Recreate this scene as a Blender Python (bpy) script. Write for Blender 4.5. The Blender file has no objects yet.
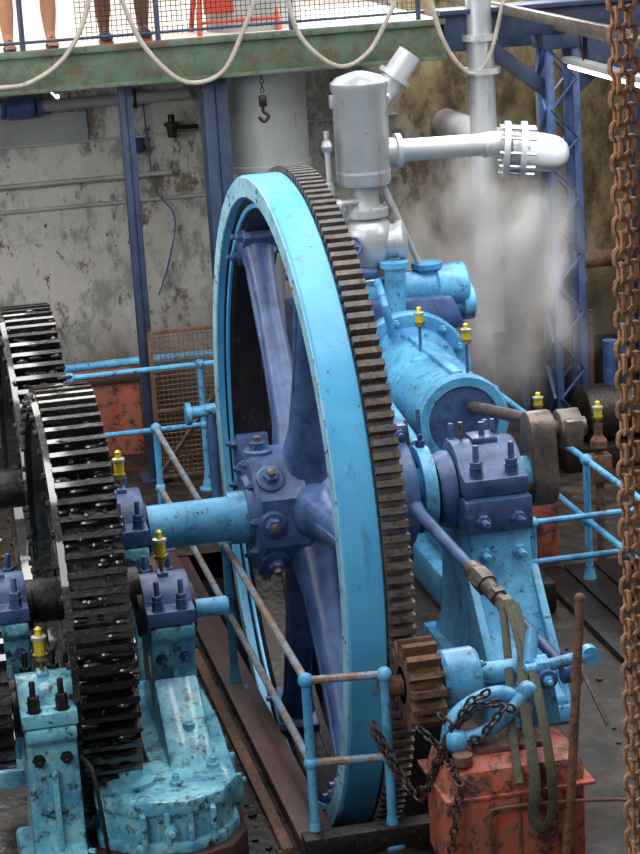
import bpy, bmesh, math, random
from mathutils import Vector, Matrix
random.seed(7)
V=Vector
sc=bpy.context.scene
pi=math.pi
def lin(c):
    return tuple(((x/255)/12.92 if x/255<=.04045 else ((x/255+.055)/1.055)**2.4) for x in c)+(1,)
# ---------------------------------------------------------------- materials
def newmat(name):
    m=bpy.data.materials.new(name); m.use_nodes=True
    nt=m.node_tree; return m,nt,nt.nodes['Principled BSDF']
def noise(nt,scale,detail=4,rough=.6,vec=None):
    n=nt.nodes.new('ShaderNodeTexNoise'); n.inputs['Scale'].default_value=scale
    n.inputs['Detail'].default_value=detail; n.inputs['Roughness'].default_value=rough
    nt.links.new(vec,n.inputs['Vector']); return n.outputs['Fac']
def ramp(nt,fac,a,b):
    r=nt.nodes.new('ShaderNodeMapRange'); r.inputs['From Min'].default_value=a; r.inputs['From Max'].default_value=b
    nt.links.new(fac,r.inputs['Value']); return r.outputs['Result']
def mixc(nt,fac,c1,c2):
    m=nt.nodes.new('ShaderNodeMix'); m.data_type='RGBA'
    for i,c in ((6,c1),(7,c2)):
        if isinstance(c,tuple): m.inputs[i].default_value=c
        else: nt.links.new(c,m.inputs[i])
    if isinstance(fac,float): m.inputs[0].default_value=fac
    else: nt.links.new(fac,m.inputs[0])
    return m.outputs[2]
def surf(name,base,var,spots=None,rough=.4,metal=0.0,s1=3,s2=14,lo=.56,hi=.62,grime=None,glo=.5,ghi=.75,bump=.15,bs=30,stretch=None,rv=.15,coat=0,cr=.12,runs=None):
    m,nt,p=newmat(name)
    tc=nt.nodes.new('ShaderNodeTexCoord'); mp=nt.nodes.new('ShaderNodeMapping')
    nt.links.new(tc.outputs['Object'],mp.inputs['Vector'])
    if stretch: mp.inputs['Scale'].default_value=stretch
    v=mp.outputs['Vector']
    c=mixc(nt,ramp(nt,noise(nt,s1,5,.6,v),.35,.65),lin(base),lin(var))
    if grime: c=mixc(nt,ramp(nt,noise(nt,s1*2.3,6,.7,v),glo,ghi),c,lin(grime))
    if runs:
        mr=nt.nodes.new('ShaderNodeMapping'); nt.links.new(tc.outputs['Object'],mr.inputs['Vector']); mr.inputs['Scale'].default_value=(1,1,.13)
        c=mixc(nt,ramp(nt,noise(nt,11,4,.6,mr.outputs['Vector']),.60,.76),c,lin(runs))
    if spots: c=mixc(nt,ramp(nt,noise(nt,s2,6,.75,v),lo,hi),c,lin(spots))
    nt.links.new(c,p.inputs['Base Color'])
    p.inputs['Metallic'].default_value=metal
    r=nt.nodes.new('ShaderNodeMapRange'); nt.links.new(noise(nt,s2*.7,4,.6,v),r.inputs['Value'])
    r.inputs['To Min'].default_value=max(.03,rough-rv); r.inputs['To Max'].default_value=min(1,rough+rv)
    nt.links.new(r.outputs['Result'],p.inputs['Roughness'])
    if coat: p.inputs['Coat Weight'].default_value=coat; p.inputs['Coat Roughness'].default_value=cr
    if bump:
        b=nt.nodes.new('ShaderNodeBump'); b.inputs['Strength'].default_value=bump; b.inputs['Distance'].default_value=.02
        nt.links.new(noise(nt,bs,5,.6,v),b.inputs['Height']); nt.links.new(b.outputs['Normal'],p.inputs['Normal'])
    return m
LB=surf('light_blue_paint',(68,144,194),(98,178,218),(48,50,54),.42,0,2.5,17,.57,.65,grime=(46,92,126),glo=.5,ghi=.78,coat=.15,cr=.25,runs=(52,84,108))
RIM=surf('rim_light_blue',(66,156,214),(90,180,226),(104,70,48),.38,0,1.5,19,.63,.67,grime=(124,190,222),glo=.58,ghi=.85,coat=.15,cr=.25,bump=.05,runs=(64,126,166))
RIMF=surf('rim_face_dusty_blue',(120,184,212),(156,204,222),(104,72,50),.45,0,2.5,15,.57,.62,grime=(80,138,170),glo=.5,ghi=.8,bump=.08)
CY=surf('turquoise_worn_paint',(66,138,176),(112,188,206),(34,40,42),.36,0,5,13,.53,.63,grime=(146,202,208),glo=.5,ghi=.68,coat=.4,bump=.25,runs=(44,66,72))
NV=surf('navy_paint',(38,64,112),(72,100,148),(100,104,110),.42,0,4,18,.59,.68,grime=(22,36,62),glo=.5,ghi=.8,coat=.15,cr=.3)
NV2=surf('beam_navy_paint',(30,46,72),(42,60,90),(92,90,88),.55,0,3,14,.60,.7,grime=(24,32,50))
BK=surf('black_grease',(6,6,7),(15,13,12),(40,36,32),.14,.2,4,22,.64,.76,bump=1.0,bs=24,rv=.10,coat=1,cr=.06)
DK=surf('dark_greasy_steel',(22,21,21),(40,36,34),(76,62,52),.38,.4,4,20,.55,.7,bump=.4)
TE=surf('gear_teeth_grimy',(84,74,66),(112,100,90),(50,42,38),.5,.2,6,20,.5,.66,bump=.4,grime=(66,94,120),glo=.5,ghi=.66)
RU=surf('rust',(88,64,50),(116,84,64),(54,38,32),.75,.1,8,25,.5,.65,bump=.5,bs=60)
CH=surf('rusty_chain',(134,98,72),(172,130,96),(84,58,42),.6,.3,9,40,.5,.65,bump=.3,bs=90)
DC=surf('dark_chain',(46,41,40),(74,62,54),(26,24,22),.45,.5,9,30,.5,.65,bump=.2)
SV=surf('silver_paint',(160,166,172),(186,190,194),(120,116,112),.36,.4,2,10,.60,.75,bump=.04,runs=(140,138,132))
GT=surf('grey_tank_paint',(146,150,152),(172,176,176),(104,96,88),.5,.2,2,6,.60,.75,stretch=(1,1,.25),bump=.04)
ST=surf('crank_steel',(96,88,84),(126,116,108),(60,52,48),.4,.5,5,22,.5,.7,bump=.2)
RD=surf('orange_red_paint',(158,66,48),(190,88,64),(60,38,31),.6,0,4,9,.50,.61,grime=(136,96,84),glo=.40,ghi=.62,bump=.2,runs=(84,48,40))
RB=surf('weathered_rail_paint',(96,142,174),(132,136,138),(124,96,74),.45,0,7,15,.46,.55,bump=.1)
RO=surf('red_oxide_curb',(78,44,38),(56,42,38),(34,29,27),.5,0,3,14,.5,.65,bump=.3)
GE=surf('green_edge_paint',(70,94,76),(92,112,94),(84,70,56),.65,0,3,6,.48,.62,grime=(50,62,52),runs=(60,56,48))
YL=surf('yellow_brass_cup',(214,190,40),(226,206,70),None,.25,.2,6,10,bump=0,coat=.5)
BR=surf('brass',(170,140,70),(190,160,90),None,.3,.8,6,10,bump=0)
FL=surf('oily_floor',(32,27,24),(54,45,38),(11,10,10),.32,0,1.5,5,.45,.55,grime=(84,72,60),glo=.6,ghi=.8,bump=.4,bs=9,rv=.3)
FB=surf('muddy_concrete_floor',(46,39,33),(66,56,47),(20,17,15),.55,0,1.2,5,.43,.56,grime=(40,30,24),bump=.3,bs=12,rv=.3)
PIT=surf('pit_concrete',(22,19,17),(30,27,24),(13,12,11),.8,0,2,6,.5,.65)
PF=surf('platform_floor_pale',(210,198,188),(230,220,210),(172,154,142),.7,0,1,4,.6,.7,bump=.05)
HO=surf('offwhite_hose',(146,138,130),(172,164,154),(100,92,84),.6,0,6,14,.58,.7,bump=.1)
SK=surf('skin',(150,104,82),(166,118,94),None,.55,0,3,10,bump=.05)
SK2=surf('skin_dark',(92,58,44),(108,70,54),None,.55,0,3,10,bump=.05)
SHO=surf('dark_cloth',(38,38,48),(50,50,62),None,.8,0,3,10,bump=.2)
SHR=surf('shirt_cloth',(170,170,176),(190,190,196),None,.85,0,3,10,bump=.2)
REDS=surf('red_shoe',(150,36,30),(170,50,40),None,.6,0,3,10,bump=.1)
HAIR=surf('dark_hair',(24,20,18),(36,30,26),None,.6,0,9,20,bump=.3)
OR=surf('orange_sign',(190,64,42),(208,84,58),None,.5,0,3,10,bump=.02)
SLG=surf('olive_sling',(54,58,46),(72,74,58),(40,40,34),.85,0,6,30,.5,.65,bump=.4,bs=120)
WI=surf('wire_mesh_rust',(110,80,60),(130,98,76),None,.6,.3,8,20,bump=0)
ROOF=surf('added_ceiling_dark',(40,42,44),(52,52,52),None,.8,0,1,4)  # dark colour of the ceiling added for reflection contrast
def wallmat():
    m,nt,p=newmat('peeling_whitewash')
    tc=nt.nodes.new('ShaderNodeTexCoord'); mp=nt.nodes.new('ShaderNodeMapping'); nt.links.new(tc.outputs['Object'],mp.inputs['Vector'])
    mp.inputs['Scale'].default_value=(1,1,.55); v=mp.outputs['Vector']
    c=mixc(nt,ramp(nt,noise(nt,1.1,8,.65,v),.35,.65),lin((168,168,162)),lin((198,197,190)))
    c=mixc(nt,ramp(nt,noise(nt,3.2,8,.75,v),.49,.59),c,lin((130,136,132)))
    c=mixc(nt,ramp(nt,noise(nt,2.0,9,.8,v),.54,.575),c,lin((108,98,86)))
    c=mixc(nt,ramp(nt,noise(nt,5.0,8,.8,v),.60,.63),c,lin((134,90,56)))
    c=mixc(nt,ramp(nt,noise(nt,8.0,8,.8,v),.59,.63),c,lin((64,60,56)))
    sx=nt.nodes.new('ShaderNodeSeparateXYZ'); nt.links.new(tc.outputs['Object'],sx.inputs[0])
    g=nt.nodes.new('ShaderNodeMath'); g.operation='MULTIPLY_ADD'; nt.links.new(noise(nt,1.6,7,.7,v),g.inputs[0]); g.inputs[1].default_value=2.4
    nt.links.new(sx.outputs['X'],g.inputs[2])
    c=mixc(nt,ramp(nt,g.outputs[0],3.2,4.2),c,mixc(nt,ramp(nt,noise(nt,4,8,.75,v),.38,.60),lin((150,134,96)),lin((74,59,45))))
    h=nt.nodes.new('ShaderNodeMath'); h.operation='MULTIPLY_ADD'; nt.links.new(noise(nt,2.6,7,.7,v),h.inputs[0]); h.inputs[1].default_value=-1.2
    nt.links.new(sx.outputs['Z'],h.inputs[2])
    c=mixc(nt,ramp(nt,h.outputs[0],.6,-.2),c,lin((80,75,68)))
    nt.links.new(c,p.inputs['Base Color']); p.inputs['Roughness'].default_value=.8
    b=nt.nodes.new('ShaderNodeBump'); b.inputs['Strength'].default_value=.3; nt.links.new(noise(nt,9,8,.7,v),b.inputs['Height']); nt.links.new(b.outputs['Normal'],p.inputs['Normal'])
    return m
WL=wallmat()
def emis(name,col,s):
    m,nt,p=newmat(name); p.inputs['Emission Color'].default_value=lin(col); p.inputs['Emission Strength'].default_value=s
    p.inputs['Base Color'].default_value=lin(col); return m
LAMP=emis('fluorescent_tube',(255,252,240),9)
# ---------------------------------------------------------------- mesh builder
def basis(d):
    d=V(d).normalized(); a=V((0,0,1)) if abs(d.z)<.9 else V((0,1,0))
    u=d.cross(a).normalized(); w=d.cross(u).normalized(); return d,u,w
class B:
    def __init__(s,name): s.n=name; s.v=[]; s.f=[]; s.mi=[]; s.mats=[]
    def add(s,vs,fs,mat):
        if mat not in s.mats: s.mats.append(mat)
        k=s.mats.index(mat); o=len(s.v); s.v+= [tuple(x) for x in vs]
        for f in fs: s.f.append([i+o for i in f]); s.mi.append(k)
    def lathe(s,p,d,prof,mat,n=28,closed=False,sx=1,sy=1,ph=0):
        p=V(p); d,u,w=basis(d); vs=[]; fs=[]
        for t,r in prof:
            for i in range(n):
                a=2*pi*i/n+ph; vs.append(p+d*t+u*(r*math.cos(a)*sx)+w*(r*math.sin(a)*sy))
        m=len(prof); rng=range(m if closed else m-1)
        for j in rng:
            k=(j+1)%m
            for i in range(n):
                q=(i+1)%n; fs.append((j*n+i,j*n+q,k*n+q,k*n+i))
        if not closed:
            if prof[0][1]>1e-5: fs.append(tuple(reversed(range(n))))
            if prof[-1][1]>1e-5: fs.append(tuple((m-1)*n+i for i in range(n)))
        s.add(vs,fs,mat)
    def cyl(s,p0,p1,r,mat,r2=None,n=20):
        p0=V(p0);p1=V(p1); s.lathe(p0,p1-p0,[(0,r),((p1-p0).length,r if r2 is None else r2)],mat,n)
    def tube(s,pts,r,mat,n=10,smooth=True,res=5,rr=None):
        P=[V(p) for p in pts]
        if smooth and len(P)>2:
            Q=[]
            for i in range(len(P)-1):
                p0=P[max(i-1,0)];p1=P[i];p2=P[i+1];p3=P[min(i+2,len(P)-1)]
                for k in range(res):
                    t=k/res; Q.append(.5*((2*p1)+(-p0+p2)*t+(2*p0-5*p1+4*p2-p3)*t*t+(-p0+3*p1-3*p2+p3)*t**3))
            Q.append(P[-1]); P=Q
        vs=[];fs=[]; d,u,w=basis(P[1]-P[0])
        for i,p in enumerate(P):
            t=(P[min(i+1,len(P)-1)]-P[max(i-1,0)]).normalized()
            u=(u-t*u.dot(t)).normalized(); w=t.cross(u)
            for k in range(n):
                a=2*pi*k/n; vs.append(p+u*(r*math.cos(a))+w*((rr or r)*math.sin(a)))
        for i in range(len(P)-1):
            for k in range(n):
                q=(k+1)%n; fs.append((i*n+k,i*n+q,(i+1)*n+q,(i+1)*n+k))
        fs.append(tuple(reversed(range(n)))); fs.append(tuple((len(P)-1)*n+k for k in range(n)))
        s.add(vs,fs,mat)
    def box(s,lo,hi,mat,bev=.008,rot=None):
        bm=bmesh.new(); lo=V(lo);hi=V(hi); c=(lo+hi)/2; z=hi-lo
        bmesh.ops.create_cube(bm,size=1); bmesh.ops.scale(bm,vec=z,verts=bm.verts)
        if bev: bmesh.ops.bevel(bm,geom=bm.edges[:],offset=min(bev,min(z)*.3),segments=2,affect='EDGES',profile=.5)
        if rot: bmesh.ops.rotate(bm,cent=(0,0,0),matrix=rot,verts=bm.verts)
        bm.verts.ensure_lookup_table()
        s.add([v.co+c for v in bm.verts],[[v.index for v in f.verts] for f in bm.faces],mat); bm.free()
    def prism(s,poly,ax,a0,a1,mat,bev=.01):
        def P(q,a): return V({'x':(a,q[0],q[1]),'y':(q[0],a,q[1]),'z':(q[0],q[1],a)}[ax])
        bm=bmesh.new(); A=[bm.verts.new(P(q,a0)) for q in poly]; C=[bm.verts.new(P(q,a1)) for q in poly]
        n=len(poly); bm.faces.new(A); bm.faces.new(C)
        for i in range(n): bm.faces.new((A[i],A[(i+1)%n],C[(i+1)%n],C[i]))
        bmesh.ops.recalc_face_normals(bm,faces=bm.faces[:])
        if bev: bmesh.ops.bevel(bm,geom=[e for e in bm.edges if e.calc_face_angle(0)>.5],offset=bev,segments=2,affect='EDGES',profile=.5,clamp_overlap=True)
        bm.verts.index_update()
        s.add([v.co.copy() for v in bm.verts],[[v.index for v in f.verts] for f in bm.faces],mat); bm.free()
    def nut(s,p,d,r,h,mat,stud=.6,smat=None):
        p=V(p); dn=V(d).normalized()
        s.lathe(p,dn,[(0,r*1.25),(h*.15,r*1.25),(h*.15,r),(h*.9,r),(h,r*.85)],mat,6)
        if stud: s.lathe(p+dn*h,dn,[(0,r*.52),(r*stud*2,r*.52),(r*stud*2.2,r*.4)],smat or mat,10)
    def ring(s,p,d,R,r,mat,n=28,m=8):
        s.lathe(p,d,[(r*math.cos(2*pi*k/m),R+r*math.sin(2*pi*k/m)) for k in range(m)],mat,n,closed=True)
    def ball(s,p,r,mat,d=(0,0,1),n=16,sz=1):
        s.lathe(p,d,[(-r*sz*math.cos(pi*k/10),max(1e-4,r*math.sin(pi*k/10))) for k in range(11)],mat,n)
    def gear(s,c,x0,x1,ri,rr,rt,n,mat,ph=0,w=.17,wr=.28):
        cy,cz=c; pts=[]
        for k in range(n):
            for fr,r in ((-wr,rr),(-w,rt),(w,rt),(wr,rr)):
                a=(k+fr)/n*2*pi+ph; pts.append((a,r))
        vs=[]; N=len(pts)
        for X in (x0,x1):
            for a,r in pts: vs.append((X,cy+r*math.cos(a),cz+r*math.sin(a)))
            for a,r in pts: vs.append((X,cy+ri*math.cos(a),cz+ri*math.sin(a)))
        fs=[]
        for i in range(N):
            j=(i+1)%N
            fs.append((i,j,2*N+j,2*N+i)); fs.append((N+i,2*N+N+i,2*N+N+j,N+j))
            fs.append((i,N+i,N+j,j)); fs.append((2*N+i,2*N+j,3*N+j,3*N+i))
        s.add(vs,fs,mat)
    def chain(s,pts,L,w,r,mat):
        P=[V(p) for p in pts]
        pos=P[0].copy(); i=1; out=[P[0].copy()]
        while i<len(P):
            dv=P[i]-pos
            if dv.length<L: i+=1; continue
            pos=pos+dv.normalized()*L; out.append(pos.copy())
        for k in range(len(out)-1):
            a,b=out[k],out[k+1]; c=(a+b)/2; d,u,wv=basis(b-a)
            if k%2: u,wv=wv,-u
            hl=L*.5+r*.6; path=[]
            for q in range(12):
                an=2*pi*q/12; x=math.cos(an); y=math.sin(an)
                path.append(c+d*((hl-w)*(1 if x>0 else -1)*(1 if abs(x)>.1 else 0)+w*x)+u*(w*y))
            nn=6; vs=[];fs=[]
            for q in range(12):
                t=(path[(q+1)%12]-path[q-1]).normalized(); nrm=wv; bn=t.cross(nrm)
                for m in range(nn):
                    an=2*pi*m/nn; vs.append(path[q]+nrm*(r*math.cos(an))+bn*(r*math.sin(an)))
            for q in range(12):
                for m in range(nn):
                    fs.append((q*nn+m,q*nn+(m+1)%nn,((q+1)%12)*nn+(m+1)%nn,((q+1)%12)*nn+m))
            s.add(vs,fs,mat)
    def done(s,parent=None):
        me=bpy.data.meshes.new(s.n); me.from_pydata(s.v,[],s.f); 
        for m in s.mats: me.materials.append(m)
        me.polygons.foreach_set('material_index',s.mi); me.update()
        bm=bmesh.new(); bm.from_mesh(me); bmesh.ops.recalc_face_normals(bm,faces=bm.faces[:]); bm.to_mesh(me); bm.free()
        me.polygons.foreach_set('use_smooth',[True]*len(me.polygons)); me.set_sharp_from_angle(angle=math.radians(34))
        o=bpy.data.objects.new(s.n,me); sc.collection.objects.link(o)
        if parent: o.parent=parent
        return o
def lub(b,p,h=.16,stem=.06,tall=0):
    p=V(p); z=V((0,0,1))
    b.cyl(p,p+z*(stem+tall),.012,NV if tall else BR,n=8)
    q=p+z*(stem+tall)
    b.lathe(q,z,[(0,.02),(.02,.034),(.03,.034),(.03,.03),(h*.72,.032),(h*.72,.038),(h*.8,.038),(h*.84,.02),(h,.014),(h*1.05,.02),(h*1.12,.008)],YL,14)
    b.lathe(q,z,[(.0,.022),(.02,.037),(.034,.037)],BR,14)
    b.lathe(q,z,[(h*.70,.039),(h*.80,.039),(h*.82,.03)],SV,14)
def arc(cy,cz,r,a0,a1,n):
    return [(cy+r*math.cos(a0+(a1-a0)*i/n),cz+r*math.sin(a0+(a1-a0)*i/n)) for i in range(n+1)]
def bearing(b,x0,x1,y,z,r,zb,wb,cap,body,nutm,lubs=True):
    poly=[(y+2.0*r,z),(y+2.0*r,z+.55*r),(y+1.3*r,z+.6*r)]+arc(y,z+.15*r,1.35*r,.35,pi-.35,8)+[(y-1.3*r,z+.6*r),(y-2.0*r,z+.55*r),(y-2.0*r,z)]
    b.prism(poly,'x',x0,x1,cap,.012)
    poly=[(y+2.05*r,z-.01),(y-2.05*r,z-.01),(y-2.05*r,z-.55*r),(y-1.5*r,z-.9*r),(y-1.5*r,zb+.14),(y-wb,zb+.1),(y-wb,zb),(y+wb,zb),(y+wb,zb+.1),(y+1.5*r,zb+.14),(y+1.5*r,z-.9*r),(y+2.05*r,z-.55*r)]
    b.prism(poly,'x',x0+.01,x1-.01,body,.012)
    xm=(x0+x1)/2; w=(x1-x0)
    for sy in (-1,1):
        for xx in ((x0+.25*w,x0+.75*w) if w>.16 else (xm,)):
            b.nut((xx,y+sy*1.66*r,z+.56*r),(0,0,1),.032,.05,nutm); b.nut((xx,y+sy*1.66*r,z+.56*r+.05),(0,0,1),.03,.035,nutm,stud=1.2)
    b.lathe((x0-.025,y,z),(1,0,0),[(0,r*.98),(w+.05,r*.98)],DK,28)
    for sy in (-1,1):
        b.nut((x1-.01,y+sy*1.0*r,z-1.2*r),(1,0,0),.03,.03,nutm,0)
    for xx in (x0+.25*w,x0+.75*w): b.nut((xx,y-1.5*r,z-1.5*r),(0,-1,0),.028,.03,nutm,.5)
    b.box((xm-.015,y-1.5*r-.05,zb+.1),(xm+.015,y-1.5*r+.01,z-1.9*r),body,.006)
    b.box((xm-.03,y-.05,z+1.35*r),(xm+.03,y+.05,z+1.6*r),cap,.008)
    if lubs: lub(b,(xm,y,z+1.55*r))
# ---------------------------------------------------------------- gear flywheel
ZC=1.22
def wheel():
    b=B('gear_flywheel'); P=(0,0,ZC); X=(1,0,0)
    b.lathe(P,X,[(.0,1.99),(.012,2.0),(.20,2.0),(.21,1.99),(.21,1.86),(.12,1.85),(.10,1.80),(.06,1.80),(.05,1.86),(.0,1.87)],RIM,144,closed=True)
    b.lathe(P,X,[(-.006,1.985),(-.006,1.87),(.004,1.865),(.004,1.992)],RIMF,144,closed=True)
    b.gear((0,ZC),.215,.36,1.86,1.978,2.036,176,TE,w=.23,wr=.32)
    b.lathe(P,X,[(.045,1.875),(.36,1.875),(.36,1.82),(.30,1.815),(.28,1.77),(.10,1.77),(.045,1.84)],DK,120,closed=True)
    for k in range(12):
        a=math.radians(53.5+30*k+12); c,s_=math.cos(a),math.sin(a)
        for rr in (1.90,1.955):
            b.lathe((-.010,rr*c,ZC+rr*s_),X,[(0,.010),(.008,.012)],RU,8)
    b.lathe((-.15,0,ZC),X,[(0,.20),(0,.345),(.025,.375),(.30,.375),(.32,.35)],NV,8,ph=pi/8)
    b.lathe((.13,0,ZC),X,[(0,.34),(.34,.34),(.36,.36),(.48,.36),(.5,.33),(.5,.18)],NV,8,ph=pi/8)
    b.lathe((-.18,0,ZC),X,[(0,.165),(0,.20),(.04,.22)],NV,32)
    for k in range(8):
        a=k*pi/4; rd=V((0,math.cos(a),math.sin(a)))
        for xx in ((-.05,) if k%2 else (-.07,.55)):
            q=V((xx,0,ZC))+rd*(.345 if xx<.3 else .325)
            b.lathe(q,rd,[(-.02,.085),(.02,.085),(.03,.07)],NV,16); b.nut(q+rd*.025,rd,.05,.05,NV,.3,ST)
        q=V((-.15,0,ZC))+rd*.285
        b.nut(q,(-1,0,0),.026,.03,NV,.3)
    for k in range(6):
        a=math.radians(53.5+60*k); c,s_=math.cos(a),math.sin(a); rad=V((0,c,s_)); tan=V((0,-s_,c))
        n=16; vs=[];fs=[]; steps=[(.26,.17,.15),(.40,.145,.13),(.55,.115,.105),(.9,.10,.09),(1.3,.09,.08),(1.6,.10,.09),(1.72,.13,.11),(1.80,.17,.13)]
        for r,wt,wx in steps:
            for i in range(n):
                an=2*pi*i/n; ca,sa=math.cos(an),math.sin(an)
                vs.append(V((.19,0,ZC))+rad*r+tan*(wt*(abs(ca)**.8)*(1 if ca>0 else -1))+V((1,0,0))*(wx*(abs(sa)**.8)*(1 if sa>0 else -1)))
        for j in range(len(steps)-1):
            for i in range(n): fs.append((j*n+i,j*n+(i+1)%n,(j+1)*n+(i+1)%n,(j+1)*n+i))
        b.add(vs,fs,NV)
        b.tube([V((.10,0,ZC))+rad*.42,V((.115,0,ZC))+rad*1.0,V((.11,0,ZC))+rad*1.7],.02,NV,8,False,rr=.03)
        R=Matrix.Rotation(a,3,'X')
        b.box(V((.19,0,ZC))+rad*1.76-V((.11,.05,.2)),V((.19,0,ZC))+rad*1.76+V((.11,.05,.2)),NV,.02,rot=R)
        for t in (-.14,.14): b.nut(V((.08,0,ZC))+rad*1.76+tan*t,(-1,0,0),.035,.04,NV,.4)
    b.lathe((-.98,0,ZC-.04),X,[(0,.135),(.70,.135),(.70,.155),(.76,.160),(.82,.160)],LB,36)
    b.lathe((.45,0,ZC),X,[(0,.16),(.35,.16),(.35,.13),(1.15,.13)],LB,32)
    return b.done()
wheel()
# ---------------------------------------------------------------- black mill gears
def mgear(y,ph):
    b=B('mill_spur_gear'); z=1.2; X=(1,0,0)
    b.gear((y,z),-1.44,-1.14,1.0,1.09,1.165,76,BK,ph,w=.16,wr=.28)
    b.lathe((-1.44,y,z),X,[(.0,1.06),(.28,1.06),(.28,.96),(.19,.93),(.19,.34),(.26,.30),(.26,.18),(.02,.18),(.02,.30),(.12,.34),(.12,.93),(.0,.96)],BK,80,closed=True)
    for k in range(6):
        a=k*pi/3+.3; r=V((0,math.cos(a),math.sin(a)))
        b.box(V((-1.29,y,z))+r*.63-V((.1,.33,.035)),V((-1.29,y,z))+r*.63+V((.1,.33,.035)),BK,.01,rot=Matrix.Rotation(a,3,'X'))
    b.lathe((-1.47,y,z),X,[(0,1.02),(0,1.12),(.035,1.13),(.035,1.02)],BK,80,closed=True)
    for k in range(40):
        a=2*pi*k/40; b.nut((-1.47,y+1.07*math.cos(a),z+1.07*math.sin(a)),(-1,0,0),.018,.02,BK,0)
    b.cyl((-1.95,y,z),(-.98,y,z),.12,DK,n=28)
    for k in range(420):
        a=random.uniform(0,2*pi); x=random.uniform(-1.43,-1.15); L=random.uniform(.01,.05); r=random.uniform(1.10,1.155)
        b.lathe((x-L,y+r*math.cos(a),z+r*math.sin(a)),X,[(0,.003),(L*.3,.012),(L,.018),(L*1.7,.012),(L*2,.003)],BK,7)
    return b.done()
mgear(-1.14,0); mgear(1.13,pi/76)
b=B('crown_pinion_gear')
b.gear((-2.0,1.0),-1.98,-1.78,.1,.30,.36,20,BK); b.cyl((-2.3,-2.0,1.0),(-1.45,-2.0,1.0),.09,DK); b.done()
# ---------------------------------------------------------------- left bearings
b=B('shaft_bearing'); bearing(b,-1.02,-.80,0,1.18,.17,.05,.42,NV,CY,NV); b.done()
b=B('shaft_bearing')
bearing(b,-.98,-.72,-1.2,1.08,.14,.45,.34,NV,CY,NV)
b.lathe((-.75,-1.2,1.06),(1,0,0),[(0,.06),(.05,.06),(.05,.052),(.24,.052),(.25,.045)],LB,20)
b.done()
b=B('shaft_bearing'); bearing(b,-1.86,-1.60,-1.2,1.2,.13,.3,.34,NV,CY,NV); b.done()
b=B('shaft_bearing'); bearing(b,-1.74,-1.46,-2.05,.93,.13,.12,.34,CY,CY,DK)
b.box((-1.8,-2.5,0),(-1.36,-1.7,.16),CY,.03)
for xx,yy in ((-1.7,-2.4),(-1.46,-2.4)): b.nut((xx,yy,.16),(0,0,1),.05,.06,CY)
b.tube([(-1.46,-2.3,.75),(-1.42,-2.4,.7),(-1.40,-2.45,.5),(-1.38,-2.45,.2)],.012,DK,8)
b.done()
b=B('bearing_base_casting')
poly=[(-1.38,-2.12),(-1.22,-2.28),(-.97,-2.34),(-.78,-2.26),(-.68,-2.1),(-.64,-1.3),(-.66,-.6),(-1.05,-.6),(-1.05,-1.8),(-1.38,-1.85)]
b.prism(poly,'z',.20,.44,CY,.03)
b.prism([(x*1.0+(-.02 if x<-1 else .02),y-(.03 if y<-2 else 0)) for x,y in poly],'z',.38,.46,CY,.015)
b.prism([(x*1.0+(-.02 if x<-1 else .02),y-(.03 if y<-2 else 0)) for x,y in poly],'z',.17,.23,CY,.012)
b.prism([(-2.0,.42),(-1.50,.80),(-1.50,.42)],'x',-.98,-.74,CY,.02)
b.prism([(x*1.0+(-.06 if x<-1 else .05),y-(.07 if y<-2 else 0)) for x,y in poly],'z',0,.17,RO,.015)
for xx,yy in ((-1.2,-2.05),(-.84,-1.75)):
    b.lathe((xx,yy,.45),(0,0,1),[(0,.13),(.04,.13),(.05,.10)],CY,20); b.nut((xx,yy,.49),(0,0,1),.065,.07,CY,.5)
for xx,yy in ((-.98,-2.15),(-.76,-1.98),(-.72,-1.45),(-1.33,-1.95),(-.72,-1.0)): b.nut((xx,yy,.45),(0,0,1),.035,.035,CY,.4)
for k in range(4):
    b.box((-1.2+.12*k,-2.36,.22),(-1.17+.12*k,-2.28,.40),CY,.01)
for k in range(6):
    b.box((-.67,-2.0+.25*k,.22),(-.61,-1.96+.25*k,.40),CY,.01)
for xx,yy,d in ((-1.05,-2.34,(0,-1,0)),(-.64,-1.85,(1,0,0)),(-.64,-1.5,(1,0,0))): b.nut((xx,yy,.30),d,.035,.03,CY,.5)
b.done()
# ---------------------------------------------------------------- floor, pit, curbs
b=B('floor')
b.box((-8,-14,-.2),(-.34,9,0),FL,0); b.box((.9,-14,-.2),(9,9,0),FB,0); b.box((-.34,-14,-.2),(.9,-2.2,0),FL,0); b.box((-.34,3.0,-.2),(.9,9,0),FB,0)
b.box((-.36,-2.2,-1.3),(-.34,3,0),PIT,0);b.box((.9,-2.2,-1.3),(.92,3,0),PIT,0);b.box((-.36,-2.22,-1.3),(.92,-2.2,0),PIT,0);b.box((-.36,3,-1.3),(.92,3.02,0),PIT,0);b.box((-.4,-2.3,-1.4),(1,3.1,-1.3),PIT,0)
b.done()
b=B('pit_curb')
b.box((-.36,-2.2,0),(-.24,3.0,.07),RO,.008); b.box((-.36,-2.32,0),(.95,-2.2,.12),DK,.008); b.box((.80,-2.2,0),(.92,3,.09),RO,.008)
b.box((-.24,-2.2,-.12),(-.14,3.0,.0),RO,.008); b.box((-.46,-2.2,0),(-.40,3.0,.04),RU,.006)
b.done()
b=B('floor_debris')
for k in range(120):
    x=random.uniform(-.6,-.42) if k%3 else random.uniform(1.6,3.2); y=random.uniform(-2.6,3) if k%3 else random.uniform(-3,1)
    s_=random.uniform(.01,.03); b.box((x,y,0),(x+s_,y+s_*1.4,s_*.6),(RU,DK)[k%2],.004,rot=Matrix.Rotation(random.uniform(0,3),3,'Z'))
b.done()
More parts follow.
